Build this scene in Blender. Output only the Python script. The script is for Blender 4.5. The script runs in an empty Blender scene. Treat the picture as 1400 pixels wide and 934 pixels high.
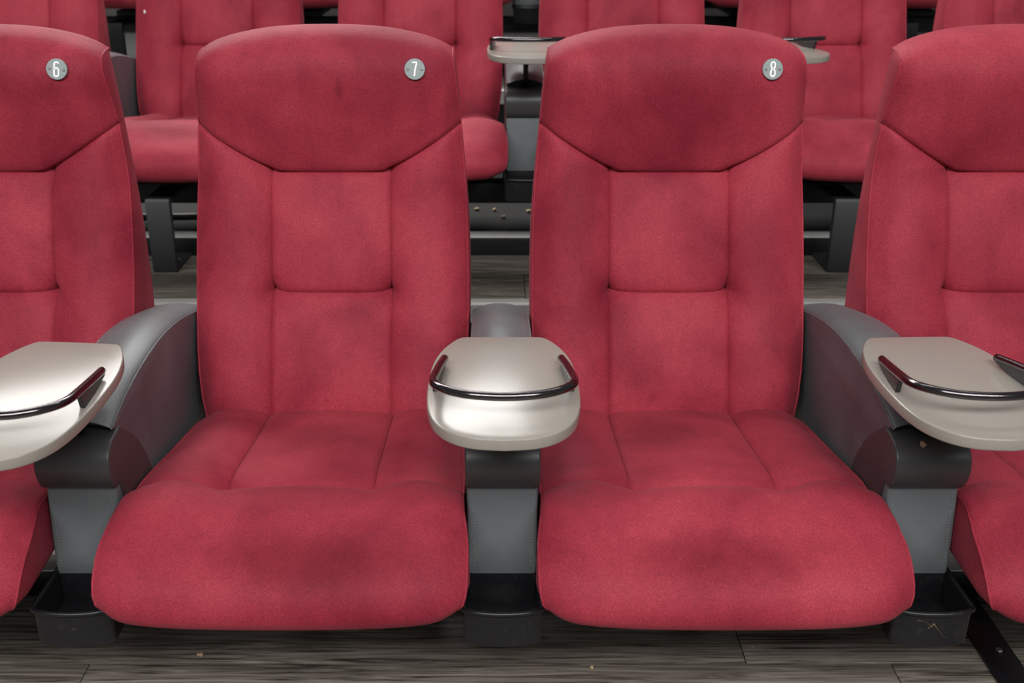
import bpy, bmesh, math, random
from mathutils import Vector, Matrix

random.seed(7)
S = bpy.context.scene
COL = S.collection

# ------------------------------------------------------------------ camera
PITCH = math.radians(22.4)
cam_d = bpy.data.cameras.new('camera')
cam = bpy.data.objects.new('camera', cam_d)
COL.objects.link(cam)
cam.location = (0, 0, 1.09)
cam.rotation_euler = (math.radians(90) - PITCH, 0, 0)
cam_d.sensor_width = 36
cam_d.lens = 1500 / 1400 * 36
cam_d.shift_x = 0.02
cam_d.clip_start = 0.02
cam_d.dof.use_dof = True
cam_d.dof.focus_distance = 1.55
cam_d.dof.aperture_fstop = 7.0
S.camera = cam

# ------------------------------------------------------------------ world, lights, exposure
S.view_settings.view_transform = 'Standard'
S.view_settings.look = 'None'
S.view_settings.gamma = 1
S.view_settings.use_curve_mapping = False
S.view_settings.exposure = 0.0
W = bpy.data.worlds.new('hall'); S.world = W
W.use_nodes = True
W.node_tree.nodes['Background'].inputs[0].default_value = (0.95, 0.97, 1.0, 1)
W.node_tree.nodes['Background'].inputs[1].default_value = 0.17


def area(name, loc, target, sx, sy, power, colr=(1, 0.98, 0.95)):
    l = bpy.data.lights.new(name, 'AREA'); l.shape = 'RECTANGLE'
    l.size = sx; l.size_y = sy; l.energy = power; l.color = colr
    o = bpy.data.objects.new(name, l); COL.objects.link(o)
    o.location = loc
    o.rotation_euler = (Vector(target) - Vector(loc)).to_track_quat('-Z', 'Y').to_euler()
    return o


area('ceiling_light_stage', (0.0, -2.75, 4.25), (0, 1.6, 0.6), 6.5, 1.2, 400, (1, 0.985, 0.97))
area('ceiling_light_rear', (-1.5, 4.95, 3.1), (-1.5, 4.95, 0), 3.6, 1.7, 220)
area('ceiling_light_mid', (0.2, 2.75, 3.6), (0.2, 2.75, 0), 3.6, 0.6, 34)

# ------------------------------------------------------------------ materials


def mat(name, base=(0.5, 0.5, 0.5), rough=0.5, metal=0.0, spec=0.5, **kw):
    m = bpy.data.materials.new(name); m.use_nodes = True
    b = m.node_tree.nodes['Principled BSDF']
    b.inputs['Base Color'].default_value = (*base, 1)
    b.inputs['Roughness'].default_value = rough
    b.inputs['Metallic'].default_value = metal
    b.inputs['Specular IOR Level'].default_value = spec
    for k, v in kw.items():
        b.inputs[k.replace('_', ' ')].default_value = v
    return m


def nodes(m):
    return m.node_tree.nodes, m.node_tree.links, m.node_tree.nodes['Principled BSDF']


def noise(m, scale, detail=3, vec=None, rough=0.55, dist=0.0):
    n, l, b = nodes(m)
    t = n.new('ShaderNodeTexNoise'); t.inputs['Scale'].default_value = scale
    t.inputs['Detail'].default_value = detail; t.inputs['Roughness'].default_value = rough
    t.inputs['Distortion'].default_value = dist
    if vec: l.new(vec, t.inputs['Vector'])
    return t


def geo_pos(m, sc=(1, 1, 1), loc=(0, 0, 0)):
    n, l, b = nodes(m)
    g = n.new('ShaderNodeNewGeometry'); mp = n.new('ShaderNodeMapping')
    mp.inputs['Scale'].default_value = sc; mp.inputs['Location'].default_value = loc
    l.new(g.outputs['Position'], mp.inputs['Vector'])
    return mp.outputs['Vector']


def ramp(m, fac, stops):
    n, l, b = nodes(m)
    r = n.new('ShaderNodeValToRGB'); e = r.color_ramp.elements
    while len(e) < len(stops): e.new(0.5)
    for i, (p, c) in enumerate(stops):
        e[i].position = p; e[i].color = (*c, 1) if len(c) == 3 else c
    l.new(fac, r.inputs['Fac'])
    return r.outputs['Color']


def mix(m, a, bb, fac, mode='MIX'):
    n, l, b = nodes(m)
    x = n.new('ShaderNodeMix'); x.data_type = 'RGBA'; x.blend_type = mode
    for s, v in ((6, a), (7, bb), (0, fac)):
        if isinstance(v, (int, float)): x.inputs[s].default_value = v
        elif isinstance(v, tuple): x.inputs[s].default_value = (*v, 1)
        else: l.new(v, x.inputs[s])
    return x.outputs[2]


def bump(m, h, strength=0.3, dist=0.002):
    n, l, b = nodes(m)
    k = n.new('ShaderNodeBump'); k.inputs['Strength'].default_value = strength
    k.inputs['Distance'].default_value = dist
    l.new(h, k.inputs['Height']); l.new(k.outputs['Normal'], b.inputs['Normal'])


# a smear and darker patches on the upholstery: centre, radii, tint
DARK_PATCHES = [((-0.2355, 1.71, 0.805), (0.009, 0.08, 0.026), (0.72, 0.62, 0.64)),
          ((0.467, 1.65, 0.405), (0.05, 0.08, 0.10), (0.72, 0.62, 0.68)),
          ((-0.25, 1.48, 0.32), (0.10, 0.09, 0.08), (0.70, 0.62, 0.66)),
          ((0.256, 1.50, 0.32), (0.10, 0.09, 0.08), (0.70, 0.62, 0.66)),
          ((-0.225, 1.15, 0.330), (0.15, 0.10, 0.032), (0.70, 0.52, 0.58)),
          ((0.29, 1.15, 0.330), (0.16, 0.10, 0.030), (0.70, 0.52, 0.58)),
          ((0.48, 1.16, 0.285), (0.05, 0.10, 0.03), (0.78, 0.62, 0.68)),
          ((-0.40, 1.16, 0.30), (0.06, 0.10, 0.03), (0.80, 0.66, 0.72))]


def make_velvet(name, c0, c1, c2):
    m = mat(name, c1, 0.66, spec=0.2)
    n, l, b = nodes(m)
    p = geo_pos(m)
    big = noise(m, 5.5, 3, p, 0.5, 0.4)
    brush = noise(m, 1.0, 4, geo_pos(m, (48, 48, 9)), 0.6, 0.4)
    fine = noise(m, 520, 2, p)
    c = ramp(m, big.outputs['Fac'], [(0.33, c0), (0.5, c1), (0.65, c2)])
    br = ramp(m, brush.outputs['Fac'], [(0.3, (0.80, 0.74, 0.74)), (0.6, (1, 1, 1))])
    c = mix(m, c, br, 0.45, 'MULTIPLY')
    fr = ramp(m, fine.outputs['Fac'], [(0.3, (0.62, 0.60, 0.60)), (0.7, (1.2, 1.2, 1.2))])
    c = mix(m, c, fr, 0.8, 'MULTIPLY')
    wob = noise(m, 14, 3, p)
    for cen, rad, dark in DARK_PATCHES:
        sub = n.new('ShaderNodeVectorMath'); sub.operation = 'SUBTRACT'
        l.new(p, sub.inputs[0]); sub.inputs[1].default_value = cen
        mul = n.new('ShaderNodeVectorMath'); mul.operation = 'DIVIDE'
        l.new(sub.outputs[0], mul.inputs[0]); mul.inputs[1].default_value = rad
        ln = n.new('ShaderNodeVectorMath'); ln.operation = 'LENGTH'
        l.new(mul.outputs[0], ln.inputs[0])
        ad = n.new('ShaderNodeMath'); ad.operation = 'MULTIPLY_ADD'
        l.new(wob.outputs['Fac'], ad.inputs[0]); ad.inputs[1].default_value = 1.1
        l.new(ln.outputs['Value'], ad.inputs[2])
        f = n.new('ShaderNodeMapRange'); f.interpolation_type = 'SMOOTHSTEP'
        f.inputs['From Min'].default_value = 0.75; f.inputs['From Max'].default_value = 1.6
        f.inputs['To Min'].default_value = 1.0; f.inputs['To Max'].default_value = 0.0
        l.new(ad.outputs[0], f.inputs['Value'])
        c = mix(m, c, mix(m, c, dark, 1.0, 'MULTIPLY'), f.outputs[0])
    l.new(c, b.inputs['Base Color'])
    b.inputs['Sheen Weight'].default_value = 0.06
    b.inputs['Sheen Roughness'].default_value = 0.55
    b.inputs['Sheen Tint'].default_value = (1.0, 0.42, 0.48, 1)
    lump = noise(m, 22, 3, p)
    h = mix(m, lump.outputs['Color'], fine.outputs['Color'], 0.12)
    bump(m, h, 0.35, 0.006)
    return m


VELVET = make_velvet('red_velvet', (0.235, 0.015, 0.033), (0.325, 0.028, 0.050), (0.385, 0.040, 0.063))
PIPING = mat('red_piping', (0.29, 0.015, 0.032), 0.9, spec=0.2)
THREAD = mat('dark_red_thread', (0.09, 0.006, 0.014), 0.9, spec=0.1)

LEATHER = mat('grey_leather', (0.085, 0.093, 0.101), 0.40, spec=0.6)
_p = geo_pos(LEATHER); bump(LEATHER, noise(LEATHER, 420, 3, _p).outputs['Fac'], 0.12, 0.001)
n_, l_, b_ = nodes(LEATHER)
l_.new(ramp(LEATHER, noise(LEATHER, 9, 4, _p).outputs['Fac'], [(0.3, (0.088, 0.101, 0.107)), (0.7, (0.122, 0.138, 0.145))]), b_.inputs['Base Color'])

BLOCK = mat('dark_plastic', (0.05, 0.051, 0.053), 0.4, spec=0.5)
BLACKM = mat('black_metal', (0.009, 0.009, 0.011), 0.36, spec=0.4)
_n = noise(BLACKM, 55, 5, geo_pos(BLACKM), 0.7)
n_, l_, b_ = nodes(BLACKM)
l_.new(ramp(BLACKM, _n.outputs['Fac'], [(0.56, (0.009, 0.009, 0.011)), (0.8, (0.026, 0.025, 0.025))]), b_.inputs['Base Color'])
FRAMEM = mat('matte_black_steel', (0.013, 0.014, 0.016), 0.55)
LEGM = mat('charcoal_painted_steel', (0.040, 0.043, 0.047), 0.5)
SHELL = mat('black_back_shell', (0.012, 0.012, 0.013), 0.6)
TRAY = mat('beige_grey_laminate', (0.285, 0.264, 0.232), 0.24, spec=0.6)
TRAYEDGE = mat('tray_edge_band', (0.36, 0.345, 0.315), 0.33)
RAILM = mat('black_chrome', (0.11, 0.10, 0.105), 0.16, metal=1.0)
FIN = mat('dark_bracket_metal', (0.035, 0.032, 0.033), 0.35, metal=0.3)
PLATE = mat('grey_green_plate', (0.28, 0.335, 0.33), 0.42, metal=0.15)
DIGIT = mat('white_enamel', (0.9, 0.9, 0.9), 0.5)
SCREW = mat('steel_screw', (0.55, 0.52, 0.48), 0.3, metal=0.9)
STITCH = mat('grey_stitch', (0.20, 0.21, 0.21), 0.8)
ALU = mat('brushed_aluminium', (0.62, 0.61, 0.59), 0.5, metal=0.2)
RAILTOP = mat('lit_steel_flange', (0.62, 0.62, 0.60), 0.5, metal=0.1)  # rail top coloured pale to paint in the light falling on it
RISER = mat('black_deck_and_shade', (0.011, 0.011, 0.011), 0.85)  # slab and risers; the near-black also stands in for shade under the seats
CRUMB = mat('popcorn_crumb', (0.62, 0.47, 0.28), 0.8)
SPECK = mat('white_paper', (0.85, 0.84, 0.82), 0.8)
CABLE = mat('grey_cable', (0.22, 0.22, 0.21), 0.6)
RUST = mat('bare_worn_metal', (0.14, 0.085, 0.045), 0.6)

PLANK = mat('weathered_oak_plank', (0.16, 0.14, 0.12), 0.5, spec=0.35)
n_, l_, b_ = nodes(PLANK)
_oi = n_.new('ShaderNodeObjectInfo')
_g = n_.new('ShaderNodeNewGeometry')
_add = n_.new('ShaderNodeVectorMath'); _add.operation = 'MULTIPLY_ADD'
l_.new(_oi.outputs['Random'], _add.inputs[0]); _add.inputs[1].default_value = (37, 11, 5)
l_.new(_g.outputs['Position'], _add.inputs[2])
_mp = n_.new('ShaderNodeMapping'); _mp.inputs['Scale'].default_value = (4.0, 85, 85)
l_.new(_add.outputs[0], _mp.inputs['Vector'])
_gr = noise(PLANK, 1.0, 6, _mp.outputs['Vector'], 0.62, 1.6)
_mp2 = n_.new('ShaderNodeMapping'); _mp2.inputs['Scale'].default_value = (2.0, 12, 12)
l_.new(_add.outputs[0], _mp2.inputs['Vector'])
_lg = noise(PLANK, 1.0, 3, _mp2.outputs['Vector'], 0.5, 0.5)
_c1 = ramp(PLANK, _gr.outputs['Fac'], [(0.34, (0.055, 0.046, 0.038)), (0.45, (0.20, 0.174, 0.146)), (0.57, (0.34, 0.303, 0.26)), (0.72, (0.50, 0.455, 0.40))])
_c2 = ramp(PLANK, _lg.outputs['Fac'], [(0.3, (0.62, 0.60, 0.58)), (0.7, (1.05, 1.04, 1.02))])
l_.new(mix(PLANK, _c1, _c2, 0.8, 'MULTIPLY'), b_.inputs['Base Color'])
bump(PLANK, _gr.outputs['Fac'], 0.35, 0.002)

# ------------------------------------------------------------------ helpers


def add_obj(name, me, material, parent=None, loc=None, smooth=True):
    o = bpy.data.objects.new(name, me)
    if material is not None and len(me.materials) == 0: me.materials.append(material)
    COL.objects.link(o)
    if parent is not None: o.parent = parent
    if loc is not None: o.location = loc
    return o


def mesh(name, verts, faces, smooth=True):
    me = bpy.data.meshes.new(name)
    me.from_pydata([tuple(v) for v in verts], [], faces)
    me.validate()
    if smooth:
        me.polygons.foreach_set('use_smooth', [True] * len(me.polygons))
    bm = bmesh.new(); bm.from_mesh(me)
    bmesh.ops.recalc_face_normals(bm, faces=bm.faces)
    bm.to_mesh(me); bm.free()
    me.update()
    return me


def empty(name, loc, label, cat, group=None, rotz=0.0):
    o = bpy.data.objects.new(name, None); COL.objects.link(o)
    o.location = loc; o.rotation_euler[2] = rotz
    o.empty_display_size = 0.05
    tag(o, label, cat, group)
    return o


def tag(o, label=None, cat=None, group=None, kind=None):
    if label: o['label'] = label
    if cat: o['category'] = cat
    if group: o['group'] = group
    if kind: o['kind'] = kind
    return o


def copy_tree(o, parent=None):
    c = o.copy(); COL.objects.link(c); c.parent = parent
    for ch in o.children: copy_tree(ch, c)
    return c


def lerp(a, b, t): return a + (b - a) * t


def table(tb, x):
    if x <= tb[0][0]: return tb[0][1]
    for (x0, y0), (x1, y1) in zip(tb, tb[1:]):
        if x <= x1: 
            t = (x - x0) / (x1 - x0)
            return lerp(y0, y1, t)
    return tb[-1][1]


def smooth_table(tb, x):
    """monotone-ish cubic through the table points"""
    n = len(tb)
    if x <= tb[0][0]: return tb[0][1]
    if x >= tb[-1][0]: return tb[-1][1]
    for i in range(n - 1):
        x0, y0 = tb[i]; x1, y1 = tb[i + 1]
        if x <= x1:
            def sl(k):
                if k <= 0 or k >= n - 1:
                    a = max(0, min(n - 2, k if k < n - 1 else n - 2))
                    return (tb[a + 1][1] - tb[a][1]) / (tb[a + 1][0] - tb[a][0])
                return (tb[k + 1][1] - tb[k - 1][1]) / (tb[k + 1][0] - tb[k - 1][0])
            h = x1 - x0; t = (x - x0) / h
            m0, m1 = sl(i) * h, sl(i + 1) * h
            return ((2 * t**3 - 3 * t**2 + 1) * y0 + (t**3 - 2 * t**2 + t) * m0 + (-2 * t**3 + 3 * t**2) * y1 + (t**3 - t**2) * m1)


def catmull(pts, n=6, closed=False):
    out = []; N = len(pts)
    rng = range(N if closed else N - 1)
    for i in rng:
        def g(k):
            if closed: return Vector(pts[k % N])
            return Vector(pts[max(0, min(N - 1, k))])
        p0, p1, p2, p3 = g(i - 1), g(i), g(i + 1), g(i + 2)
        for k in range(n):
            t = k / n
            out.append(0.5 * ((2 * p1) + (p2 - p0) * t + (2 * p0 - 5 * p1 + 4 * p2 - p3) * t * t + (3 * p1 - p0 - 3 * p2 + p3) * t**3))
    if not closed: out.append(Vector(pts[-1]))
    return out


def tube_data(pts, r, seg=8, closed=False, V=None, F=None):
    V = [] if V is None else V; F = [] if F is None else F
    base = len(V); N = len(pts)
    pts = [Vector(p) for p in pts]
    prev = None
    for i, p in enumerate(pts):
        a = pts[(i - 1) % N] if (closed or i > 0) else p
        b = pts[(i + 1) % N] if (closed or i < N - 1) else p
        t = (b - a).normalized()
        if prev is None:
            up = Vector((0, 0, 1)) if abs(t.z) < 0.9 else Vector((1, 0, 0))
            nrm = t.cross(up).normalized()
        else:
            nrm = (prev - t * prev.dot(t)).normalized()
        prev = nrm; bi = t.cross(nrm)
        for k in range(seg):
            an = 2 * math.pi * k / seg
            V.append(p + (nrm * math.cos(an) + bi * math.sin(an)) * r)
    for i in range(N if closed else N - 1):
        for k in range(seg):
            a = base + i * seg + k; b = base + i * seg + (k + 1) % seg
            c = base + ((i + 1) % N) * seg + (k + 1) % seg; d = base + ((i + 1) % N) * seg + k
            F.append((a, b, c, d))
    if not closed:
        F.append(tuple(base + k for k in range(seg))[::-1])
        F.append(tuple(base + (N - 1) * seg + k for k in range(seg)))
    return V, F


def tube(name, pts, r, seg=8, closed=False):
    V, F = tube_data(pts, r, seg, closed)
    return mesh(name, V, F)


def inset_poly(poly, d):
    """offset closed 2D polygon inward by d (poly counter-clockwise or not)"""
    N = len(poly)
    area2 = sum(poly[i][0] * poly[(i + 1) % N][1] - poly[(i + 1) % N][0] * poly[i][1] for i in range(N))
    sg = 1 if area2 > 0 else -1
    out = []
    for i in range(N):
        p = Vector(poly[i][:2]); a = Vector(poly[i - 1][:2]); b = Vector(poly[(i + 1) % N][:2])
        t1 = (p - a).normalized(); t2 = (b - p).normalized()
        n1 = Vector((-t1.y, t1.x)) * sg; n2 = Vector((-t2.y, t2.x)) * sg
        m = (n1 + n2)
        if m.length < 1e-6: m = n1
        m.normalize()
        k = max(0.45, m.dot(n1))
        out.append(p + m * (d / k))
    return out


def extrude(name, poly, lo, hi, r=0.004, axis='x', seg=3, mids=(), smooth=True):
    """prism from a 2D polygon along an axis with rounded rims.
    axis x: poly=(y,z); axis z: poly=(x,y); axis y: poly=(x,z)"""
    layers = []
    for k in range(seg + 1):
        a = math.pi / 2 * k / seg
        layers.append((lo + r * (1 - math.sin(a)), r * (1 - math.cos(a))))
    layers = [(lo + r - r * math.sin(math.pi / 2 * (1 - k / seg)), r - r * math.cos(math.pi / 2 * (1 - k / seg))) for k in range(seg + 1)]
    top = [(hi - (c - lo), i) for c, i in layers[::-1]]
    layers = layers + [(m, 0.0) for m in mids] + top
    V = []; F = []; N = len(poly)
    for c, ins in layers:
        pp = inset_poly(poly, ins) if ins > 1e-7 else [Vector(p[:2]) for p in poly]
        for p in pp:
            V.append((c, p.x, p.y) if axis == 'x' else (p.x, p.y, c) if axis == 'z' else (p.x, c, p.y))
    L = len(layers)
    for j in range(L - 1):
        for i in range(N):
            F.append((j * N + i, j * N + (i + 1) % N, (j + 1) * N + (i + 1) % N, (j + 1) * N + i))
    F.append(tuple(range(N))[::-1]); F.append(tuple((L - 1) * N + i for i in range(N)))
    me = mesh(name, V, F, smooth)
    if smooth:
        for p in me.polygons:
            if len(p.vertices) > 4: p.use_smooth = False
        me.set_sharp_from_angle(angle=math.radians(40))
    return me


def box(name, lo, hi, r=0.003):
    poly = [(lo[1], lo[2]), (hi[1], lo[2]), (hi[1], hi[2]), (lo[1], hi[2])]
    r = min(r, 0.45 * min(hi[i] - lo[i] for i in range(3)))
    # round the four long edges too
    pts = []
    cs = [(lo[1] + r, lo[2] + r, 180), (hi[1] - r, lo[2] + r, 270), (hi[1] - r, hi[2] - r, 0), (lo[1] + r, hi[2] - r, 90)]
    for cy, cz, a0 in cs:
        for k in range(3):
            a = math.radians(a0 + 45 * k); pts.append((cy + r * math.cos(a), cz + r * math.sin(a)))
    return extrude(name, pts, lo[0], hi[0], r * 0.98, 'x', 2)


def cyl(name, p0, p1, r, seg=16):
    return tube(name, [p0, p1], r, seg)


def disc(name, c, nrm, r, th, seg=32, bev=0.0006):
    q = Vector(nrm).to_track_quat('Z', 'Y').to_matrix()
    V = []; F = []
    prof = [(r, 0), (r, th - bev), (r - bev, th)]
    for rr, h in prof:
        for k in range(seg):
            a = 2 * math.pi * k / seg
            V.append(Vector(c) + q @ Vector((rr * math.cos(a), rr * math.sin(a), h)))
    for j in range(2):
        for k in range(seg):
            F.append((j * seg + k, j * seg + (k + 1) % seg, (j + 1) * seg + (k + 1) % seg, (j + 1) * seg + k))
    F.append(tuple(2 * seg + k for k in range(seg))); F.append(tuple(range(seg))[::-1])
    return mesh(name, V, F, False)


Y0 = 1.40          # every seat and armrest stands with its base here in row coordinates
PW = 0.55          # seat spacing
ROWS = [dict(dy=0.0, z=0.0, x=0.0143), dict(dy=1.37, z=0.218, x=0.081), dict(dy=2.74, z=0.475, x=0.125)]

# ------------------------------------------------------------------ setting: decks of planks


def deck(name, y0, y1, z, strips, x0=-3.6, x1=3.6, yend=None):
    fl = add_obj(name, box(name, (x0, y0, z - 0.215), (x1, y1, z - 0.006), 0.002), RISER)
    tag(fl, kind='structure')
    y1 = yend or y1
    bounds = [y0 + 0.03] + [v for v in strips if v < y1 - 0.02] + [y1]
    L = 1.22; cache = {}
    for i, (a, b) in enumerate(zip(bounds, bounds[1:])):
        w = b - a - 0.0016
        if w < 0.02: continue
        off = (0.079 + (0, 0.53, 0.31, 0.86)[i % 4]) % L
        x = x0 - L + ((off - (x0 - L)) % L)
        while x < x1:
            xa, xb = max(x, x0), min(x + L, x1)
            if xb - xa > 0.03:
                key = (round(w, 4), round(xb - xa, 4))
                if key not in cache:
                    cache[key] = box('plank', (0, 0, -0.008), (xb - xa - 0.0014, w, 0), 0.0012)
                add_obj('plank', cache[key], PLANK, fl, (xa, a, z))
            x += L
    return fl


def grid(a, b, step, anchor):
    v = anchor
    while v - step > a + 0.04: v -= step
    while v < a + 0.05: v += step
    out = []
    while v < b - 0.03:
        out.append(v); v += step
    return out


deck('floor', -1.2, 2.338, 0.0, grid(-1.17, 2.338, 0.19, 1.36))
deck('floor', 2.338, 3.71, 0.22, grid(2.37, 3.71, 0.19, 2.55), yend=2.70)  # planks stop at the rail; slab behind carries the painted under-seat shade
deck('floor', 3.71, 5.30, 0.47, grid(3.74, 5.3, 0.19, 3.92), yend=4.07)
for k, (y, z) in enumerate(((2.338, 0.22), (3.71, 0.47))):
    poly = [(y - 0.006, z - 0.045), (y + 0.001, z - 0.045), (y + 0.001, z - 0.006), (y + 0.030, z - 0.006), (y + 0.030, z + 0.0005), (y, z + 0.003), (y - 0.006, z - 0.002)]
    tag(add_obj('trim_%d' % (k + 1), extrude('trim', poly, -3.6, 3.6, 0.0008), ALU), kind='structure')
    o = add_obj('wall_riser', box('wall_riser', (-3.6, y + 0.001, 0.0 if k == 0 else 0.2), (3.6, y + 0.02, z - 0.008), 0.001), RISER)
    tag(o, kind='structure')
wall = add_obj('wall_back', box('wall_back', (-3.6, 5.3, -0.2), (3.6, 5.4, 1.9), 0.004), mat('dark_wall_paint', (0.06, 0.055, 0.055), 0.8))
tag(wall, kind='structure')

# ------------------------------------------------------------------ seat: backrest
XS = 0.097
ZM, ZH = 0.481, 0.666
BASE = [(0.22, 1.600), (0.30, 1.606), (0.38, 1.636), (0.481, 1.680), (0.58, 1.716), (0.666, 1.742), (0.745, 1.744)]
HW = [(0.22, 0.196), (0.27, 0.204), (0.32, 0.213), (0.38, 0.2195), (0.50, 0.2215), (0.62, 0.2185), (0.72, 0.2115), (0.80, 0.2045), (0.87, 0.197)]
HEADY = [(0, 0.0), (0.12, -0.005), (0.35, -0.017), (0.62, -0.028), (0.76, -0.026), (0.86, -0.014), (0.93, 0.002), (0.975, 0.020), (1.0, 0.042)]
YR = 1.800


def zseam(x):
    a = abs(x)
    if a <= 0.085: return ZH
    t = (a - 0.085) / (0.21 - 0.085)
    return ZH + 0.076 * (t ** 1.12)


def ztop(x):
    a = min(1.0, abs(x) / 0.199)
    return 0.8915 - 0.030 * a ** 2.6 - 0.006 * a ** 14


A_IN = [-1, -0.988, -0.96, -0.91, -0.83, -0.7, -0.52, -0.3, -0.1, 0.1, 0.3, 0.52, 0.7, 0.83, 0.91, 0.96, 0.988, 1]
B_OUT = [0, 0.011, 0.035, 0.08, 0.15, 0.25, 0.36, 0.48, 0.6, 0.7, 0.79, 0.86, 0.92, 0.965, 1]
R_LO = [0, 0.18, 0.34, 0.5, 0.64, 0.76, 0.85, 0.915, 0.955, 0.985, 1]
R_MID = [0, 0.015, 0.045, 0.09, 0.16, 0.26, 0.38, 0.5, 0.62, 0.74, 0.84, 0.91, 0.955, 0.985, 1]
R_HD = [0, 0.012, 0.035, 0.075, 0.13, 0.2, 0.29, 0.39, 0.49, 0.58, 0.66, 0.73, 0.79, 0.84, 0.88, 0.915, 0.945, 0.97, 0.988, 1]


def gs(d, s): return math.exp(-(d / s) ** 2)


def seam_dist_to_head(x, z):
    return abs(z - zseam(x)) * (1.0 if abs(x) < 0.085 else 0.84)


def back_front(x, z, bnorm, sect, r):
    """y of the front of the backrest"""
    ax = abs(x)
    if sect == 'head':
        y = smooth_table(BASE, zseam(x)) + smooth_table(HEADY, r) * (1 - 0.5 * bnorm ** 2 if r < 0.8 else 1 - 0.5 * bnorm ** 2 * (1 - r) / 0.2)
        side = min(1.0, max(0.0, (ax - 0.09) / 0.12))
        y += (0.020 - 0.008 * r) * max(0.0, (bnorm - 0.72) / 0.28) ** 2.2
        y += -smooth_table(HEADY, r) * 0.55 * side * (1 - r) ** 1.5
        y -= 0.008 * math.sin(min(1, bnorm * 1.12) * math.pi) * (1 - r) ** 2 if bnorm * 1.12 < 1 else 0
    else:
        y = smooth_table(BASE, z)
        if ax < XS:      # centre panels, lightly pillowed
            if z > ZM: v = (z - ZM) / (ZH - ZM)
            else: v = (z - 0.28) / (ZM - 0.28)
            v = min(1, max(0, v))
            y -= 0.010 * math.cos(ax / XS * math.pi / 2) ** 0.8 * math.sin(v * math.pi) ** 0.8
        else:
            env = min(1.0, max(0.0, (zseam(x) - z) / 0.05)) ** 0.7
            y -= (0.017 * math.sin(min(1, bnorm * 1.12) * math.pi) ** 0.9 if bnorm * 1.12 < 1 else 0) * (0.35 + 0.65 * env)
            if bnorm > 0.72: y += 0.020 * ((bnorm - 0.72) / 0.28) ** 2.2
    # seams
    dh = seam_dist_to_head(x, z)
    y += 0.0034 * gs(dh, 0.0026) + 0.0042 * math.exp(-dh / 0.010)
    if sect != 'head':
        dv = abs(ax - XS)
        y += 0.0022 * gs(dv, 0.0018) + 0.0026 * math.exp(-dv / 0.010)
        if ax <= XS:
            dm = abs(z - ZM)
            y += 0.0026 * gs(dm, 0.0024) + 0.005 * math.exp(-dm / 0.014)
        d = math.hypot(ax - XS, (z - ZM) * 0.8)
        y += 0.027 * math.exp(-d / 0.012)
    d = math.hypot(ax - XS, (z - ZH) * 0.9)
    y += (0.016 if sect != 'head' else 0.007) * math.exp(-d / 0.016)
    return y


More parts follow.
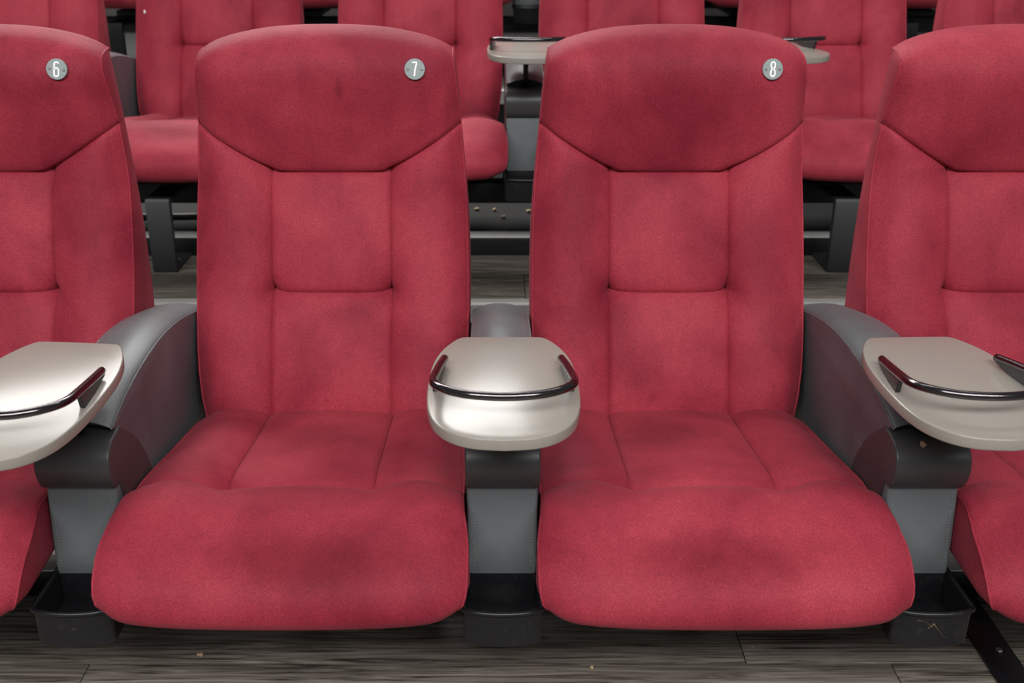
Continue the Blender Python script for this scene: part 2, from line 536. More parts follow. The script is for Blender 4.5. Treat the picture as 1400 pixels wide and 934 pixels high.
def build_back():
    cols = []          # (kind, param)
    for b in B_OUT[::-1][:-1]: cols.append(('L', b))
    for a in A_IN: cols.append(('C', a))
    for b in B_OUT[1:]: cols.append(('R', b))
    rows = [('lo', r) for r in R_LO[:-1]] + [('mid', r) for r in R_MID] + [('head', r) for r in R_HD[1:]]
    iM = len(R_LO) - 1; iH = iM + len(R_MID) - 1
    nC = len(cols); nR = len(rows)
    c0 = len(B_OUT) - 1; c1 = c0 + len(A_IN) - 1
    P = []
    for (sect, r) in rows:
        line = []
        for (k, p) in cols:
            # x depends on z through the half width; iterate once
            z = {'lo': lerp(0.235, ZM, r), 'mid': lerp(ZM, ZH, r), 'head': lerp(ZH, 0.89, r)}[sect]
            for _ in range(3):
                w = smooth_table(HW, z)
                x = XS * p if k == 'C' else (XS + (w - XS) * p) * (1 if k == 'R' else -1)
                if sect == 'lo': z = lerp(0.235, ZM, r)
                elif sect == 'mid': z = lerp(ZM, zseam(x), r)
                else: z = lerp(zseam(x), ztop(x), r)
            bn = 0 if k == 'C' else p
            y = back_front(x, z, bn, sect, r)
            line.append(Vector((x, y - Y0, z)))
        P.append(line)

    def sub(r0, r1, ca, cb):
        V = []; F = []
        for j in range(r0, r1 + 1):
            for i in range(ca, cb + 1): V.append(P[j][i])
        n = cb - ca + 1
        for j in range(r1 - r0):
            for i in range(n - 1):
                F.append((j * n + i, j * n + i + 1, (j + 1) * n + i + 1, (j + 1) * n + i))
        return V, F
    out = {}
    out['headrest_panel'] = [sub(iH, nR - 1, 0, nC - 1)]
    out['upper_back_panel'] = [sub(iM, iH, c0, c1)]
    out['lower_back_panel'] = [sub(0, iM, c0, c1)]
    out['back_bolster'] = [sub(0, iH, 0, c0), sub(0, iH, c1, nC - 1)]
    # sides
    C = [0, 0.05, 0.15, 0.3, 0.5, 0.7, 0.85, 0.95, 1]
    yr = YR - Y0
    sides = []
    for sgn, ci in ((-1, 0), (1, nC - 1)):
        V = []; F = []
        for j in range(nR):
            e = P[j][ci]
            for c in C:
                dep = yr - e.y
                x = e.x + sgn * (0.0045 * math.sin(math.pi * min(1, c * 1.05)) ** 0.7 if c * 1.05 < 1 else 0) * min(1, dep / 0.06)
                V.append(Vector((x, lerp(e.y, yr, c), e.z)))
        n = len(C)
        for j in range(nR - 1):
            for i in range(n - 1): F.append((j * n + i, j * n + i + 1, (j + 1) * n + i + 1, (j + 1) * n + i))
        sides.append((V, F))
    out['side_panel'] = sides
    # rear shell incl. top strip and bottom
    V = []; F = []
    for j in range(nR):
        for i in range(nC):
            p = P[j][i]; e = abs(p.x) / 0.2
            V.append(Vector((p.x, yr + 0.012 * max(0, 1 - e * e), p.z)))
    for j in range(nR - 1):
        for i in range(nC - 1): F.append((j * nC + i, j * nC + i + 1, (j + 1) * nC + i + 1, (j + 1) * nC + i))
    shell = (V, F)
    V = []; F = []
    for i in range(nC):
        p = P[nR - 1][i]; e = abs(p.x) / 0.2
        V += [p, Vector((p.x, (p.y + yr) / 2, p.z + 0.001)), Vector((p.x, yr + 0.012 * max(0, 1 - e * e), p.z))]
    for i in range(nC - 1):
        for k in range(2): F.append((i * 3 + k, i * 3 + k + 1, (i + 1) * 3 + k + 1, (i + 1) * 3 + k))
    # merge top strip into the headrest panel so fabric wraps over the top
    hv, hf = out['headrest_panel'][0]
    n = nC; last = (nR - 1 - iH) * n
    base = len(hv)
    hv2 = list(hv); hf2 = list(hf)
    for k in (1, 2):
        for i in range(nC): hv2.append(V[i * 3 + k])
    for i in range(nC - 1):
        hf2.append((last + i, last + i + 1, base + i + 1, base + i))
        hf2.append((base + i, base + i + 1, base + n + i + 1, base + n + i))
    out['headrest_panel'] = [(hv2, hf2)]
    out['back_shell'] = [shell]
    # piping along both front edges and over the top
    pip = []
    for ci, sgn in ((0, -1), (nC - 1, 1)):
        pip.append([P[j][ci] + Vector((sgn * 0.0008, 0.0005, 0)) for j in range(nR)])
    # seam lines
    seams = []
    seams.append([P[iH][i] for i in range(nC)])
    seams.append([P[iM][i] for i in range(c0, c1 + 1)])
    for ci in (c0, c1): seams.append([P[j][ci] for j in range(0, iH + 1)])
    return out, pip, seams


# ------------------------------------------------------------------ seat: cushion
XC = 0.100
TOPP = [(1.690, 0.270), (1.640, 0.292), (1.600, 0.303), (1.540, 0.311), (1.470, 0.320), (1.400, 0.331), (1.340, 0.341), (1.297, 0.347)]
FRTP = [(1.297, 0.347), (1.268, 0.352), (1.232, 0.354), (1.188, 0.350), (1.148, 0.339), (1.118, 0.320), (1.101, 0.298), (1.094, 0.277), (1.098, 0.259), (1.116, 0.245), (1.150, 0.239)]
W_TOP = [(0, 0.208), (0.3, 0.214), (0.7, 0.221), (1, 0.2245)]
W_FRT = [(0, 0.2245), (0.15, 0.2275), (0.3, 0.2295), (0.45, 0.2305), (0.6, 0.2305), (0.72, 0.2285), (0.82, 0.222), (0.91, 0.209), (1, 0.190)]


def along(poly, t):
    pts = poly; L = [0]
    for a, b in zip(pts, pts[1:]): L.append(L[-1] + math.hypot(b[0] - a[0], b[1] - a[1]))
    s = t * L[-1]
    ty = [(l, p[0]) for l, p in zip(L, pts)]; tz = [(l, p[1]) for l, p in zip(L, pts)]
    return Vector((smooth_table(ty, s), smooth_table(tz, s)))


def along_n(poly, t):
    e = 0.01
    a = along(poly, max(0, t - e)); b = along(poly, min(1, t + e))
    d = (b - a).normalized()
    return along(poly, t), Vector((d.y, -d.x))      # tangent rotated: outward for rear->front->down travel


def cush_lim(y):
    # the cushion stays clear of the armrest end blocks and may swell only in front of them
    return smooth_table([(1.10, 0.2345), (1.17, 0.2330), (1.20, 0.2300), (1.225, 0.2265), (1.25, 0.2252), (1.30, 0.2250), (1.75, 0.2250)], y)


def build_cushion():
    cols = [('L', b) for b in B_OUT[::-1][:-1]] + [('C', a) for a in A_IN] + [('R', b) for b in B_OUT[1:]]
    RT = [0, 0.12, 0.24, 0.36, 0.48, 0.6, 0.7, 0.79, 0.86, 0.915, 0.955, 0.985, 1]
    RF = [0, 0.016, 0.045, 0.085, 0.13, 0.18, 0.24, 0.3, 0.36, 0.42, 0.48, 0.54, 0.6, 0.66, 0.72, 0.78, 0.83, 0.88, 0.92, 0.96, 1]
    rows = [('t', r) for r in RT] + [('f', r) for r in RF[1:]]
    iS = len(RT) - 1; nR = len(rows); nC = len(cols)
    c0 = len(B_OUT) - 1; c1 = c0 + len(A_IN) - 1
    P = []
    for sect, r in rows:
        line = []
        poly = TOPP if sect == 't' else FRTP
        pt, nr = along_n(poly, r)
        if nr.y < 0 and sect == 't': nr = -nr
        w = smooth_table(W_TOP if sect == 't' else W_FRT, r)
        for k, p in cols:
            x = XC * p if k == 'C' else (XC + (w - XC) * p) * (1 if k == 'R' else -1)
            ax = abs(x); h = 0.0
            if sect == 't':
                if k == 'C':
                    h += 0.007 * math.cos(ax / XC * math.pi / 2) ** 0.8 * math.sin(min(1, r * 0.85 + 0.1) * math.pi) ** 0.7
                else:
                    h += 0.012 * (math.sin(min(1, p * 1.15) * math.pi) if p * 1.15 < 1 else 0)
                    if p > 0.7: h -= 0.011 * ((p - 0.7) / 0.3) ** 2
                dv = abs(ax - XC)
                h -= 0.0024 * gs(dv, 0.0018) + 0.003 * math.exp(-dv / 0.010)
            else:
                fade = math.exp(-r / 0.22)
                ext = 1.0 + 0.0
                if k != 'C':
                    h += fade * 0.012 * (math.sin(min(1, p * 1.15) * math.pi) if p * 1.15 < 1 else 0)
                    if p > 0.7: h -= 0.011 * ((p - 0.7) / 0.3) ** 2
                h += 0.012 * math.sin(min(1, r / 0.42) * math.pi) * (1 - 0.35 * (ax / w) ** 2) if r < 0.42 else 0
                # slack hollow across the middle of the front
                h -= 0.006 * gs(r - 0.52, 0.12) * math.cos(min(1, ax / w) * math.pi / 2)
            ds = abs(pt.x - 1.297) + (abs(pt.y - 0.347) if sect == 'f' else 0)
            h -= 0.003 * gs(ds, 0.0024) + 0.006 * math.exp(-ds / 0.012)
            d = math.hypot(ax - XC, ds * 0.9)
            h -= 0.025 * math.exp(-d / 0.018)
            y = pt.x + nr.x * h; z = pt.y + nr.y * h
            if sect == 'f':       # rounded front corners in plan and sagging belly
                y += 0.020 * (ax / 0.232) ** 5 * min(1, r * 3)
                if r > 0.6: z += 0.012 * (ax / 0.22) ** 2 * (r - 0.6) / 0.4
            lim = cush_lim(y) - 0.002
            if ax > lim: x = math.copysign(lim, x)
            line.append(Vector((x, y - Y0, z)))
        P.append(line)

    def sub(r0, r1, ca, cb):
        V = []; F = []
        for j in range(r0, r1 + 1):
            for i in range(ca, cb + 1): V.append(P[j][i])
        n = cb - ca + 1
        for j in range(r1 - r0):
            for i in range(n - 1): F.append((j * n + i, j * n + i + 1, (j + 1) * n + i + 1, (j + 1) * n + i))
        return V, F
    out = {}
    out['seat_panel'] = [sub(0, iS, c0, c1)]
    out['seat_bolster'] = [sub(0, iS, 0, c0), sub(0, iS, c1, nC - 1)]
    out['seat_front_panel'] = [sub(iS, nR - 1, 0, nC - 1)]
    rear_bot = Vector((0, 1.66 - Y0, 0.215)); 
    sides = []
    for sgn, ci in ((-1, 0), (1, nC - 1)):
        loop = [P[j][ci] for j in range(nR)]
        a = loop[-1]
        for k in range(1, 6): loop.append(Vector((lerp(a.x, sgn * 0.2, k / 5), lerp(a.y, rear_bot.y, k / 5), lerp(a.z, 0.212, k / 5))))
        loop.append(Vector((sgn * 0.204, 0.28, 0.24)))
        cen = Vector((sgn * 0.223, 1.38 - Y0, 0.275))
        V = []; F = []; n = len(loop)
        for s, bl in ((0, 0), (0.12, 0.006), (0.35, 0.008), (0.7, 0.008)):
            for p in loop:
                q = p.lerp(cen, s); q.x = lerp(p.x, cen.x, min(1, s * 1.1)) + sgn * bl * min(1.0, max(0.15, (-0.13 - q.y) / 0.09))
                lm_ = cush_lim(q.y + Y0)
                if abs(q.x) > lm_: q.x = sgn * lm_
                V.append(q)
        V.append(cen)
        for j in range(3):
            for i in range(n): F.append((j * n + i, j * n + (i + 1) % n, (j + 1) * n + (i + 1) % n, (j + 1) * n + i))
        for i in range(n): F.append((3 * n + i, 3 * n + (i + 1) % n, 4 * n))
        sides.append((V, F))
    out['cushion_side'] = sides
    V = []; F = []
    for i in range(nC):
        a = P[nR - 1][i]
        V += [a, Vector((a.x, 1.3 - Y0, 0.225)), Vector((a.x * 1.02, rear_bot.y, 0.212))]
    for i in range(nC - 1):
        for k in range(2): F.append((i * 3 + k, i * 3 + k + 1, (i + 1) * 3 + k + 1, (i + 1) * 3 + k))
    out['cushion_base'] = [(V, F)]
    pip = [[P[j][ci] for j in range(2, nR)] for ci in (0, nC - 1)]
    seams = [[P[iS][i] for i in range(nC)]] + [[P[j][ci] for j in range(0, iS + 1)] for ci in (c0, c1)]
    return out, pip, seams


BACK, BPIP, BSEAM = build_back()
CUSH, CPIP, CSEAM = build_cushion()

SEAT_MESHES = []      # (name, mesh, material)
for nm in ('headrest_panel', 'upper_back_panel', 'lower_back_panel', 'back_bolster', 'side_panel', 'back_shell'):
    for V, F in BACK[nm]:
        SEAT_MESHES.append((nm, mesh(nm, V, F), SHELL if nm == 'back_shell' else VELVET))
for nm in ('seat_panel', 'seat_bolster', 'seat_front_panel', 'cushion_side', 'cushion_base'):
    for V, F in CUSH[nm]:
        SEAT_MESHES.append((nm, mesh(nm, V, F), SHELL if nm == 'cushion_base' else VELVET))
for p in BPIP + CPIP:
    SEAT_MESHES.append(('piping', tube('piping', p, 0.0016, 6), VELVET))
for p in BSEAM + CSEAM:
    q = [v + Vector((0, 0.0006, -0.0004)) for v in p]
    SEAT_MESHES.append(('seam', tube('seam', q, 0.0009, 5), THREAD))
# the mount under the cushion that carries it on the beam
SEAT_MESHES.append(('seat_mount', box('seat_mount', (-0.09, 1.33 - Y0, 0.192), (0.09, 1.60 - Y0, 0.216), 0.003), FRAMEM))
for sgn in (-1, 1):
    SEAT_MESHES.append(('back_bracket', box('back_bracket', (sgn * 0.12 - 0.02, 1.56 - Y0, 0.20), (sgn * 0.12 + 0.02, 1.79 - Y0, 0.25), 0.004), FRAMEM))


def make_seat(label, group, loc):
    t = empty('cinema_seat', loc, label, 'seat', group)
    for nm, me, ma in SEAT_MESHES: add_obj(nm, me, ma, t)
    return t


DIG = {
    '6': [[(0.30, 0.80), (0.12, 0.97), (-0.12, 0.97), (-0.28, 0.80), (-0.30, 0.40), (-0.30, -0.70), (-0.14, -0.96), (0.14, -0.96), (0.30, -0.70), (0.30, -0.12), (0.14, 0.14), (-0.12, 0.14), (-0.29, -0.08)]],
    '7': [[(-0.30, 0.82), (-0.30, 0.95), (0.28, 0.95), (0.26, 0.78), (0.02, -0.2), (-0.06, -0.97)]],
    '8': [[(0.0, 0.04), (-0.24, 0.24), (-0.28, 0.72), (-0.12, 0.96), (0.12, 0.96), (0.28, 0.72), (0.24, 0.24), (0.0, 0.04), (-0.26, -0.20), (-0.30, -0.72), (-0.13, -0.96), (0.13, -0.96), (0.30, -0.72), (0.26, -0.20), (0.0, 0.04)]],
}


def ribbon(path, hw):
    V = []; F = []
    n = len(path)
    for i, p in enumerate(path):
        a = path[max(0, i - 1)]; b = path[min(n - 1, i + 1)]
        t = (Vector(b) - Vector(a)); t.normalize()
        m = Vector((-t.y, t.x)) * hw
        V.append((p[0] + m.x, p[1] + m.y)); V.append((p[0] - m.x, p[1] - m.y))
    for i in range(n - 1): F.append((2 * i, 2 * i + 1, 2 * i + 3, 2 * i + 2))
    return V, F


def number_plate(seat, d, tilt):
    x, z = 0.1425, 0.834
    r = (z - zseam(x)) / (ztop(x) - zseam(x))
    y = back_front(x, z, 0, 'head', r) - Y0
    e = 0.008
    def yy(xx, zz): return back_front(xx, zz, 0, 'head', (zz - zseam(xx)) / (ztop(xx) - zseam(xx)))
    nrm = Vector((-(yy(x - e, z) - yy(x + e, z)) / (2 * e) * -1, -1, (yy(x, z + e) - yy(x, z - e)) / (2 * e))).normalized()
    nrm = Vector((0.06, -1, nrm.z * 0.6)).normalized()
    c = Vector((x, y + 0.002, z))
    ex = Vector((0, 0, 1)).cross(-nrm).normalized() * -1
    ex = Vector((1, 0, 0)) - nrm * nrm.x; ex.normalize()
    ez = nrm.cross(ex) * -1
    if ez.z < 0: ez = -ez
    ex2 = ex * math.cos(tilt) + ez * math.sin(tilt); ez2 = ez * math.cos(tilt) - ex * math.sin(tilt)
    R = 0.0158; th = 0.0042
    pl = add_obj('number_plate', disc('number_plate', c, nrm, R, th, 40), PLATE, seat)
    pl['label'] = 'round grey-green metal plate with white number ' + d
    c2 = c + nrm * (th + 0.0003)
    V = []; F = []
    for path in DIG[d]:
        sm = [Vector((p[0], p[1], 0)) for p in path]
        sm = [(v.x, v.y) for v in (catmull([(a, b, 0) for a, b in path], 5) if d != '7' else sm)]
        rv, rf = ribbon([(a * 0.0108, b * 0.0108) for a, b in sm], 0.00125)
        b0 = len(V)
        V += [c2 + ex2 * a + ez2 * b for a, b in rv]
        F += [tuple(b0 + k for k in f) for f in rf]
    # a little thickness so the digit stands proud of the plate
    m = mesh('digit', V, F, False)
    bm = bmesh.new(); bm.from_mesh(m)
    ret = bmesh.ops.extrude_face_region(bm, geom=bm.faces[:])
    bmesh.ops.translate(bm, vec=nrm * 0.0004, verts=[g for g in ret['geom'] if isinstance(g, bmesh.types.BMVert)])
    bmesh.ops.recalc_face_normals(bm, faces=bm.faces); bm.to_mesh(m); bm.free()
    add_obj('digit', m, DIGIT, pl)
    for s in (-1, 1):
        q = c2 + ex2 * (s * 0.0107)
        add_obj('screw', disc('screw', q - nrm * 0.0006, nrm, 0.0022, 0.0016, 14, 0.0006), SCREW, pl)


# ------------------------------------------------------------------ armrest with tray and foot cup


def shiftp(poly): return [(a - Y0, b) for a, b in poly]


def spline2(pts, n=5):
    return [(v.x, v.y) for v in catmull([(a, b, 0) for a, b in pts], n)]


PAD_TOP = spline2([(1.79, 0.424), (1.74, 0.443), (1.68, 0.459), (1.60, 0.476), (1.516, 0.4855), (1.43, 0.4845), (1.36, 0.4775), (1.31, 0.468), (1.268, 0.457)], 4)
PAD_FR = spline2([(1.268, 0.457), (1.305, 0.428), (1.344, 0.393), (1.374, 0.355), (1.390, 0.318), (1.395, 0.285)], 4)
PAD = shiftp(PAD_TOP + PAD_FR[1:] + [(1.42, 0.235), (1.50, 0.225), (1.79, 0.225)])
BLK_FR = spline2([(1.262, 0.370), (1.246, 0.371), (1.236, 0.383), (1.231, 0.402), (1.235, 0.420), (1.249, 0.433), (1.270, 0.437), (1.284, 0.438)], 4)
BLK = shiftp(BLK_FR + [(1.2905, 0.4395)] + PAD_FR[5:] + [(1.39, 0.27), (1.28, 0.27)])
PANEL = shiftp([(1.262, 0.374), (1.252, 0.370), (1.2475, 0.340), (1.243, 0.30), (1.240, 0.262), (1.240, 0.243), (1.27, 0.238), (1.40, 0.25), (1.405, 0.374)])
OUTL = [(0, 1.0665), (0.036, 1.0715), (0.062, 1.087), (0.080, 1.114), (0.089, 1.152), (0.0915, 1.20), (0.0905, 1.25), (0.0865, 1.288), (0.078, 1.322), (0.066, 1.349), (0.056, 1.3625), (0.044, 1.3655), (0, 1.366)]
TZ = 0.534


def tray_outline():
    right = [(v.x, v.y) for v in catmull([(a, b, 0) for a, b in OUTL], 4)]
    left = [(-a, b) for a, b in right[1:-1]][::-1]
    return [(a, b - Y0) for a, b in right + left]


ARM = []      # (name, mesh, material, parent index or None, label)


def arm_part(nm, me, ma, par=None, label=None):
    ARM.append((nm, me, ma, par, label)); return len(ARM) - 1


def dome(me):
    for v in me.vertices:
        k = min(1, max(0, (v.co.z - 0.40) / 0.03))
        v.co.z -= 0.012 * k * (v.co.x / 0.0455) ** 2
    return me


pad = arm_part('arm_pad', dome(extrude('arm_pad', PAD, -0.0455, 0.0455, 0.0045, 'x', 4, mids=(-0.036, -0.024, -0.012, 0, 0.012, 0.024, 0.036))), LEATHER, None, 'grey leather arm pad')
for s in (-1, 1):
    arm_part('piping', tube('piping', [(s * 0.0438, a - Y0, b - 0.0125) for a, b in PAD_TOP[4:]], 0.0016, 6), LEATHER, pad)
blk = arm_part('arm_end_block', extrude('arm_end_block', BLK, -0.0485, 0.0485, 0.003, 'x', 3), BLOCK)
pan = arm_part('front_panel', extrude('front_panel', PANEL, -0.0462, 0.0462, 0.005, 'x', 3), LEATHER, None, 'grey leather front panel')
V = []; F = []
for s in (-1, 1):
    for k in range(26):
        t = (k + 0.2) / 26
        z = lerp(0.362, 0.252, t); z2 = z - 0.0026
        tb = [(b, a) for a, b in [(1.240, 0.243), (1.240, 0.262), (1.243, 0.30), (1.2475, 0.340), (1.252, 0.370)]]
        b0 = len(V)
        V, F = tube_data([(s * 0.0385, table(tb, z) - Y0 - 0.0003, z), (s * 0.0385, table(tb, z2) - Y0 - 0.0003, z2)], 0.0006, 4, False, V, F)
st = arm_part('stitching', mesh('stitching', V, F), STITCH, pan)
neck = arm_part('foot_bracket', box('foot_bracket', (-0.0455, 1.243 - Y0, 0.192), (0.0455, 1.52 - Y0, 0.246), 0.003), BLACKM)
# cup tray: D-shaped wall with lip
path = [(-0.050, 1.262), (-0.0508, 1.215), (-0.0515, 1.176), (-0.0505, 1.1655), (-0.044, 1.1605), (-0.025, 1.1545), (0, 1.1525), (0.025, 1.1545), (0.044, 1.1605), (0.0505, 1.1655), (0.0515, 1.176), (0.0508, 1.215), (0.050, 1.262)]
cp = [(v.x, v.y) for v in catmull([(a, b, 0) for a, b in path], 3)]
V = []; F = []; N = len(cp)
for i, (a, b) in enumerate(cp):
    p = Vector((a, b)); u = Vector(cp[max(0, i - 1)]); w = Vector(cp[min(N - 1, i + 1)])
    t = (w - u).normalized(); m = Vector((t.y, -t.x))
    if m.dot(p - Vector((0, 1.22))) < 0: m = -m
    for (o_, z) in ((-0.002, 0.189), (-0.001, 0.240), (-0.0045, 0.240), (-0.005, 0.189)):
        q = p + m * o_; V.append((q.x, q.y - Y0, z))
for i in range(N - 1):
    for k in range(4): F.append((4 * i + k, 4 * i + (k + 1) % 4, 4 * (i + 1) + (k + 1) % 4, 4 * (i + 1) + k))
F += [(0, 1, 2, 3), (4 * N - 4, 4 * N - 3, 4 * N - 2, 4 * N - 1)]
cupm = mesh('cup_tray', V, F); cupm.set_sharp_from_angle(angle=math.radians(35))
cup = arm_part('cup_tray', cupm, BLACKM, None, 'black metal cup tray with worn rim')
fl = [(a * 0.95, b - Y0 + 0.003) for a, b in cp]
arm_part('cup_tray_floor', extrude('cup_tray_floor', fl, 0.189, 0.194, 0.001, 'z', 1), BLACKM, cup)
arm_part('lip', tube('lip', [(a, b - Y0, 0.2405) for a, b in cp], 0.0034, 8), BLACKM, cup)
def scratch(paths, r=0.0006):
    V = []; F = []
    for pth in paths:
        pts = []
        for x, z in pth:
            yy = table([(abs(a), b) for a, b in path[6:][:5]], abs(x)) - Y0
            pts.append((x, yy + 0.0012 + (0.2405 - z) * 0.02, z))
        V, F = tube_data(pts, r, 5, False, V, F)
    return mesh('scratch', V, F)


SCR = {0: scratch([[(-0.006, 0.211), (0.010, 0.226), (0.014, 0.2265)], [(0.014, 0.2265), (0.015, 0.205)], [(-0.008, 0.213), (0.004, 0.2145)]]),
       1: scratch([[(-0.022, 0.230), (-0.012, 0.229), (-0.002, 0.220)], [(0.000, 0.226), (-0.010, 0.216), (-0.018, 0.2155)], [(-0.002, 0.226), (0.008, 0.214), (0.014, 0.205), (0.020, 0.203)]], 0.0008),
       -1: scratch([[(0.006, 0.225), (0.016, 0.212)], [(0.018, 0.226), (0.010, 0.210)], [(0.000, 0.217), (0.012, 0.219)]], 0.0006)}
# tray
tray = arm_part('tray_top', extrude('tray_top', tray_outline(), TZ - 0.0145, TZ, 0.0018, 'z', 3), TRAY, None, 'beige-grey laminate swivel tray')
rp = [(-0.0735, 1.270, 0.5435), (-0.0775, 1.235, 0.5495), (-0.081, 1.195, 0.556), (-0.0825, 1.166, 0.5605), (-0.078, 1.146, 0.5635), (-0.064, 1.128, 0.5655), (-0.043, 1.116, 0.566), (-0.02, 1.110, 0.5665), (0, 1.1085, 0.5665)]
rp = rp + [(-a, b, c) for a, b, c in rp[:-1]][::-1]
rl = [(v.x, v.y - Y0, v.z) for v in catmull(rp, 4)]
rail = arm_part('tray_rail', tube('tray_rail', rl, 0.0052, 12), RAILM, tray, 'black chrome guard rail')
for s in (-1, 1):
    poly = shiftp([(1.272, TZ + 0.0125), (1.268, TZ + 0.004), (1.226, TZ - 0.0005), (1.192, TZ - 0.0005), (1.186, TZ + 0.023), (1.22, TZ + 0.0195)])
    me = extrude('rail_bracket', poly, s * 0.0785 - 0.0032, s * 0.0785 + 0.0032, 0.0006, 'x', 1)
    for v in me.vertices: v.co.x -= s * 0.095 * (v.co.y - (1.225 - Y0))
    arm_part('rail_bracket', me, FIN, tray)
arm_part('tray_post', cyl('tray_post', (0, 1.272 - Y0, 0.428), (0, 1.272 - Y0, TZ - 0.012), 0.0065, 14), BLACKM)
arm_part('tray_mount', box('tray_mount', (-0.028, 1.235 - Y0, TZ - 0.0175), (0.028, 1.31 - Y0, TZ - 0.0125), 0.001), BLACKM, tray)


def make_armrest(label, group, loc, trot=0.0, tshift=(0, 0), tilt=0.0):
    t = empty('armrest', loc, label, 'armrest', group)
    objs = []
    piv = Vector((0, 1.272 - Y0, 0))
    for nm, me, ma, par, lab in ARM:
        o = add_obj(nm, me, ma, t if par is None else objs[par])
        if lab: o['label'] = lab
        objs.append(o)
    tr = objs[tray]
    piv.z = TZ - 0.0145
    R = Matrix.Rotation(trot, 4, 'Z') @ Matrix.Rotation(tilt, 4, 'X')
    tr.location = piv - (R @ piv) + Vector((tshift[0], tshift[1], 0))
    tr.rotation_euler = (tilt, 0, trot)
    return t, objs


# ------------------------------------------------------------------ row 1
r0 = ROWS[0]
seat_lab = {
    -2: 'red velvet cinema seat carrying the round number plate six',
    -1: 'red velvet cinema seat carrying the round number plate seven',
    0: 'red velvet cinema seat carrying the round number plate eight',
    1: 'red velvet cinema seat beside seat eight, on the side away from seat seven'}
for k in range(-2, 2):
    s = make_seat(seat_lab[k], 'cinema seats in the front row', (r0['x'] + (k + 0.5) * PW, Y0, 0))
    if k < 1: number_plate(s, {-2: '6', -1: '7', 0: '8'}[k], {-2: -0.10, -1: 0.0, 0: 0.0}[k])
arm_lab = {-1: 'grey leather armrest with swivel tray between seats six and seven',
           0: 'grey leather armrest with swivel tray between seats seven and eight',
           1: 'grey leather armrest with swivel tray on the side of seat eight away from seat seven'}
ARMS1 = {}
for k in (-1, 0, 1):
    ARMS1[k], ob = make_armrest(arm_lab[k], 'armrests with trays in the front row', (r0['x'] + k * PW, Y0, 0),
                            {-1: math.radians(-5), 0: 0.0, 1: math.radians(2)}[k], {-1: (-0.016, -0.03), 0: (0, 0), 1: (0, 0)}[k], {-1: math.radians(3.0)}.get(k, 0.0))

for k, a in ARMS1.items():
    ct = [c for c in a.children if c.name.startswith('cup_tray')][0]
    add_obj('scratch', SCR[k], RUST, ct)

# ------------------------------------------------------------------ rows 2 and 3
r1 = ROWS[1]
lab2 = {-3: 'red velvet second-row seat half hidden behind seat six',
        -2: 'red velvet second-row seat showing between seats six and seven, white speck on its back',
        -1: 'red velvet second-row seat behind seat seven',
        0: 'red velvet second-row seat behind seat eight',
        1: 'red velvet second-row seat showing just past seat eight, on the side away from seat seven',
        2: 'red velvet second-row seat behind the front-row seat without a number plate'}
for k in range(-3, 3):
    make_seat(lab2[k], 'cinema seats in the second row', (r1['x'] + (k + 0.5) * PW, Y0 + r1['dy'], r1['z']))
lab2a = {-2: 'grey second-row armrest seen between seats six and seven',
         -1: 'grey second-row armrest hidden behind seat seven',
         0: 'grey second-row armrest with tray seen between seats seven and eight',
         1: 'grey second-row armrest whose tray pokes out from behind seat eight',
         2: 'grey second-row armrest hidden behind the front-row seat without a number plate'}
for k in range(-2, 3):
    make_armrest(lab2a[k], 'armrests with trays in the second row', (r1['x'] + k * PW, Y0 + r1['dy'], r1['z']),
                 {1: math.radians(12)}.get(k, 0.0), {1: (0.012, 0.0)}.get(k, (0, 0)))
r2 = ROWS[2]
for k in range(-3, 3):
    make_seat('red velvet third-row seat, mostly hidden behind the second row', 'cinema seats in the third row', (r2['x'] + (k + 0.5) * PW, Y0 + r2['dy'], r2['z']))
for k in range(-2, 3):
    make_armrest('grey third-row armrest showing above the second-row tray between seats seven and eight' if k == 0 else 'grey third-row armrest, mostly hidden behind the second row', 'armrests in the third row', (r2['x'] + k * PW, Y0 + r2['dy'], r2['z']))

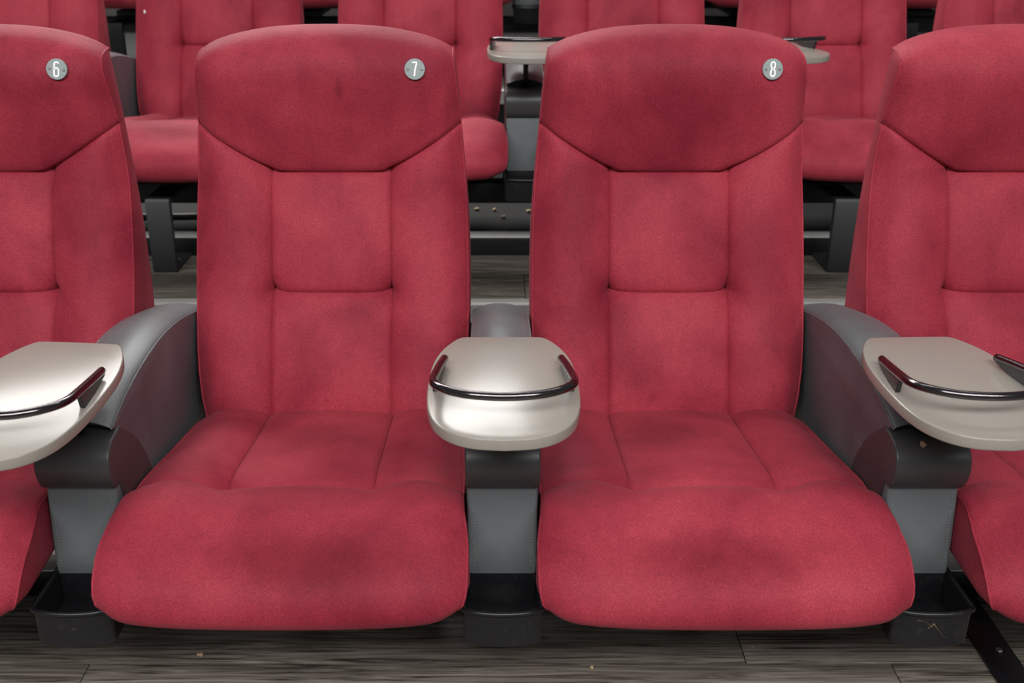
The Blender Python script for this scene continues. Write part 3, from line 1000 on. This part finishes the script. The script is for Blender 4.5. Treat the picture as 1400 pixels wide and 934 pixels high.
# ------------------------------------------------------------------ support frames: beam, legs, floor rail
rown = ('front', 'second', 'third')
for i, r in enumerate(ROWS):
    x0, x1 = r['x'] - 3 * PW - 0.05, r['x'] + 3 * PW + 0.05
    if i == 0: x0, x1 = r['x'] - 2 * PW - 0.03, r['x'] + 2 * PW + 0.03
    by = 1.50 if i == 0 else 1.32
    t = empty('seat_support_frame', (r['x'], Y0 + r['dy'], r['z']), 'black steel support beam and legs under the %s row of seats' % rown[i], 'frame')
    add_obj('beam', box('beam', (x0 - r['x'], by - Y0, 0.140), (x1 - r['x'], by + 0.06 - Y0, 0.1919), 0.003), FRAMEM, t)
    if i == 0:
        lm = box('leg', (-0.029, 1.515 - Y0, 0.0), (0.029, 1.555 - Y0, 0.155), 0.003)
        xs = [(k + 0.5) * PW for k in (-1, 0)] + [-2 * PW + 0.1, 2 * PW - 0.1]
    else:
        lz = (0, 0.002, -0.005)[i]
        lp = shiftp([(1.185, lz), (1.180, lz + 0.01), (1.177, 0.180), (1.181, 0.188), (1.34, 0.188), (1.34, 0.176), (1.197, 0.176), (1.195, 0.012), (1.32, 0.010), (1.32, lz)])
        lm = extrude('leg', lp, -0.029, 0.029, 0.001, 'x', 1)
        xs = [(k + 0.5) * PW - 0.055 for k in range(-3, 3)]
    for x in xs:
        lg = add_obj('leg', lm, FRAMEM if i == 2 else LEGM, t, (x, 0, 0))  # third-row legs coloured black to paint in the shade back there
        if i > 0:
            add_obj('bolt', disc('bolt', (0.012, 1.26 - Y0, 0.005), (0, 0, 1), 0.008, 0.009, 6), SCREW, lg)
    rl_ = empty('floor_rail', (r['x'], (1.53, 2.69, 4.06)[i], (0, 0.22, 0.47)[i]), 'low black floor rail with pale top painted as lit running under the %s row' % rown[i], 'rail')
    a, b = x0 - r['x'] - 0.2, x1 - r['x'] + 0.2
    add_obj('rail_body', box('rail_body', (a, 0, 0), (b, 0.052, 0.047), 0.002), BLACKM, rl_)
    add_obj('rail_flange', box('rail_flange', (a, 0.002, 0.0465), (b, 0.05, 0.050), 0.001), RAILTOP, rl_)

# flat floor bar with a bolt beside the armrest past seat eight
fb = empty('floor_bar', (0.776, 1.2, 0), 'flat black steel bar bolted to the plank floor past seat eight', 'bar')
add_obj('bar', box('bar', (-0.026, -0.42, 0), (0.026, 0.325, 0.008), 0.002), BLACKM, fb)
add_obj('bolt', disc('bolt', (0.004, 0.178, 0.0075), (0, 0, 1), 0.0055, 0.003, 6), SCREW, fb)
add_obj('bolt', disc('bolt', (0.004, -0.2, 0.0075), (0, 0, 1), 0.0055, 0.003, 6), SCREW, fb)

# grey cable lying on the second deck
pts = catmull([(-1.5, 3.08, 0.222), (-1.2, 3.06, 0.222), (-1.0, 3.05, 0.222), (-0.85, 3.055, 0.222), (-0.72, 3.09, 0.222), (-0.62, 3.2, 0.222)], 6)
tag(add_obj('cable', tube('cable', pts, 0.0085, 8), CABLE), 'grey cable lying on the second-row deck under the seats', 'cable')

# ------------------------------------------------------------------ litter


def crumb(loc, r, seed, material=CRUMB):
    rnd = random.Random(seed)
    bm = bmesh.new(); bmesh.ops.create_icosphere(bm, subdivisions=2, radius=r)
    ph = [rnd.uniform(0, 6.28) for _ in range(6)]
    for v in bm.verts:
        d = v.co.normalized()
        k = 1 + 0.28 * math.sin(4 * d.x + ph[0]) + 0.25 * math.sin(5 * d.y + ph[1]) * math.cos(3 * d.z + ph[2])
        v.co = d * r * k; v.co.z *= 0.7
    zmin = min(v.co.z for v in bm.verts)
    for v in bm.verts: v.co.z -= zmin
    me = bpy.data.meshes.new('popcorn_crumb'); bm.to_mesh(me); bm.free()
    me.polygons.foreach_set('use_smooth', [True] * len(me.polygons))
    return add_obj('popcorn_crumb', me, material, None, loc)


def floor_pt(px, py, z):
    u = (px - 672) / 1500; v = (py - 467) / 1500
    c, s = math.cos(PITCH), math.sin(PITCH)
    d = (1.09 - z) / (s + v * c)
    return (u * d, d * (c - v * s), z)


CR = [((274, 897), 0, 0.0045, 'pale popcorn crumb on the planks below seat seven'),
      ((809, 915), 0, 0.0038, 'small brown popcorn crumb on the planks below seat eight'),
      ((1028, 885), 0, 0.0016, 'tiny crumb on the planks under seat eight'),
      ((468, 894), 0, 0.0014, 'tiny crumb on the planks under seat seven')]
for i, ((px, py), z, rr, lb) in enumerate(CR):
    tag(crumb(floor_pt(px, py, z), rr, i), lb, 'crumb', 'crumbs on the floor')
for i, (px, py) in enumerate([(652, 288), (676, 289), (688, 299), (723, 291)]):
    tag(crumb(floor_pt(px, py, 0.214), 0.0065, 20 + i), 'popcorn crumb on the dark deck under the second row, between seats seven and eight', 'crumb', 'crumbs under the second row')

# scrap of brown paper on the armrest end block under the tray, and a white speck on a second-row back
sc = crumb((0.552, 1.2465, 0.4300), 0.0048, 41, mat('brown_paper', (0.36, 0.24, 0.16), 0.8))
sc.name = 'paper_scrap'
tag(sc, 'small brown paper scrap on the armrest block past seat eight, under its tray', 'scrap')
sx, sz = -0.19, 0.561
sy = back_front(sx, sz, (0.19 - XS) / (smooth_table(HW, sz) - XS), 'mid', 0.5)
sp = crumb((r1['x'] - 1.5 * PW + sx, sy + r1['dy'] - 0.0006, sz + r1['z']), 0.0042, 44, SPECK)
sp.name = 'paper_speck'; sp.scale = (0.7, 0.5, 1.6)
tag(sp, 'white paper speck stuck to the second-row seat back between seats six and seven', 'speck')
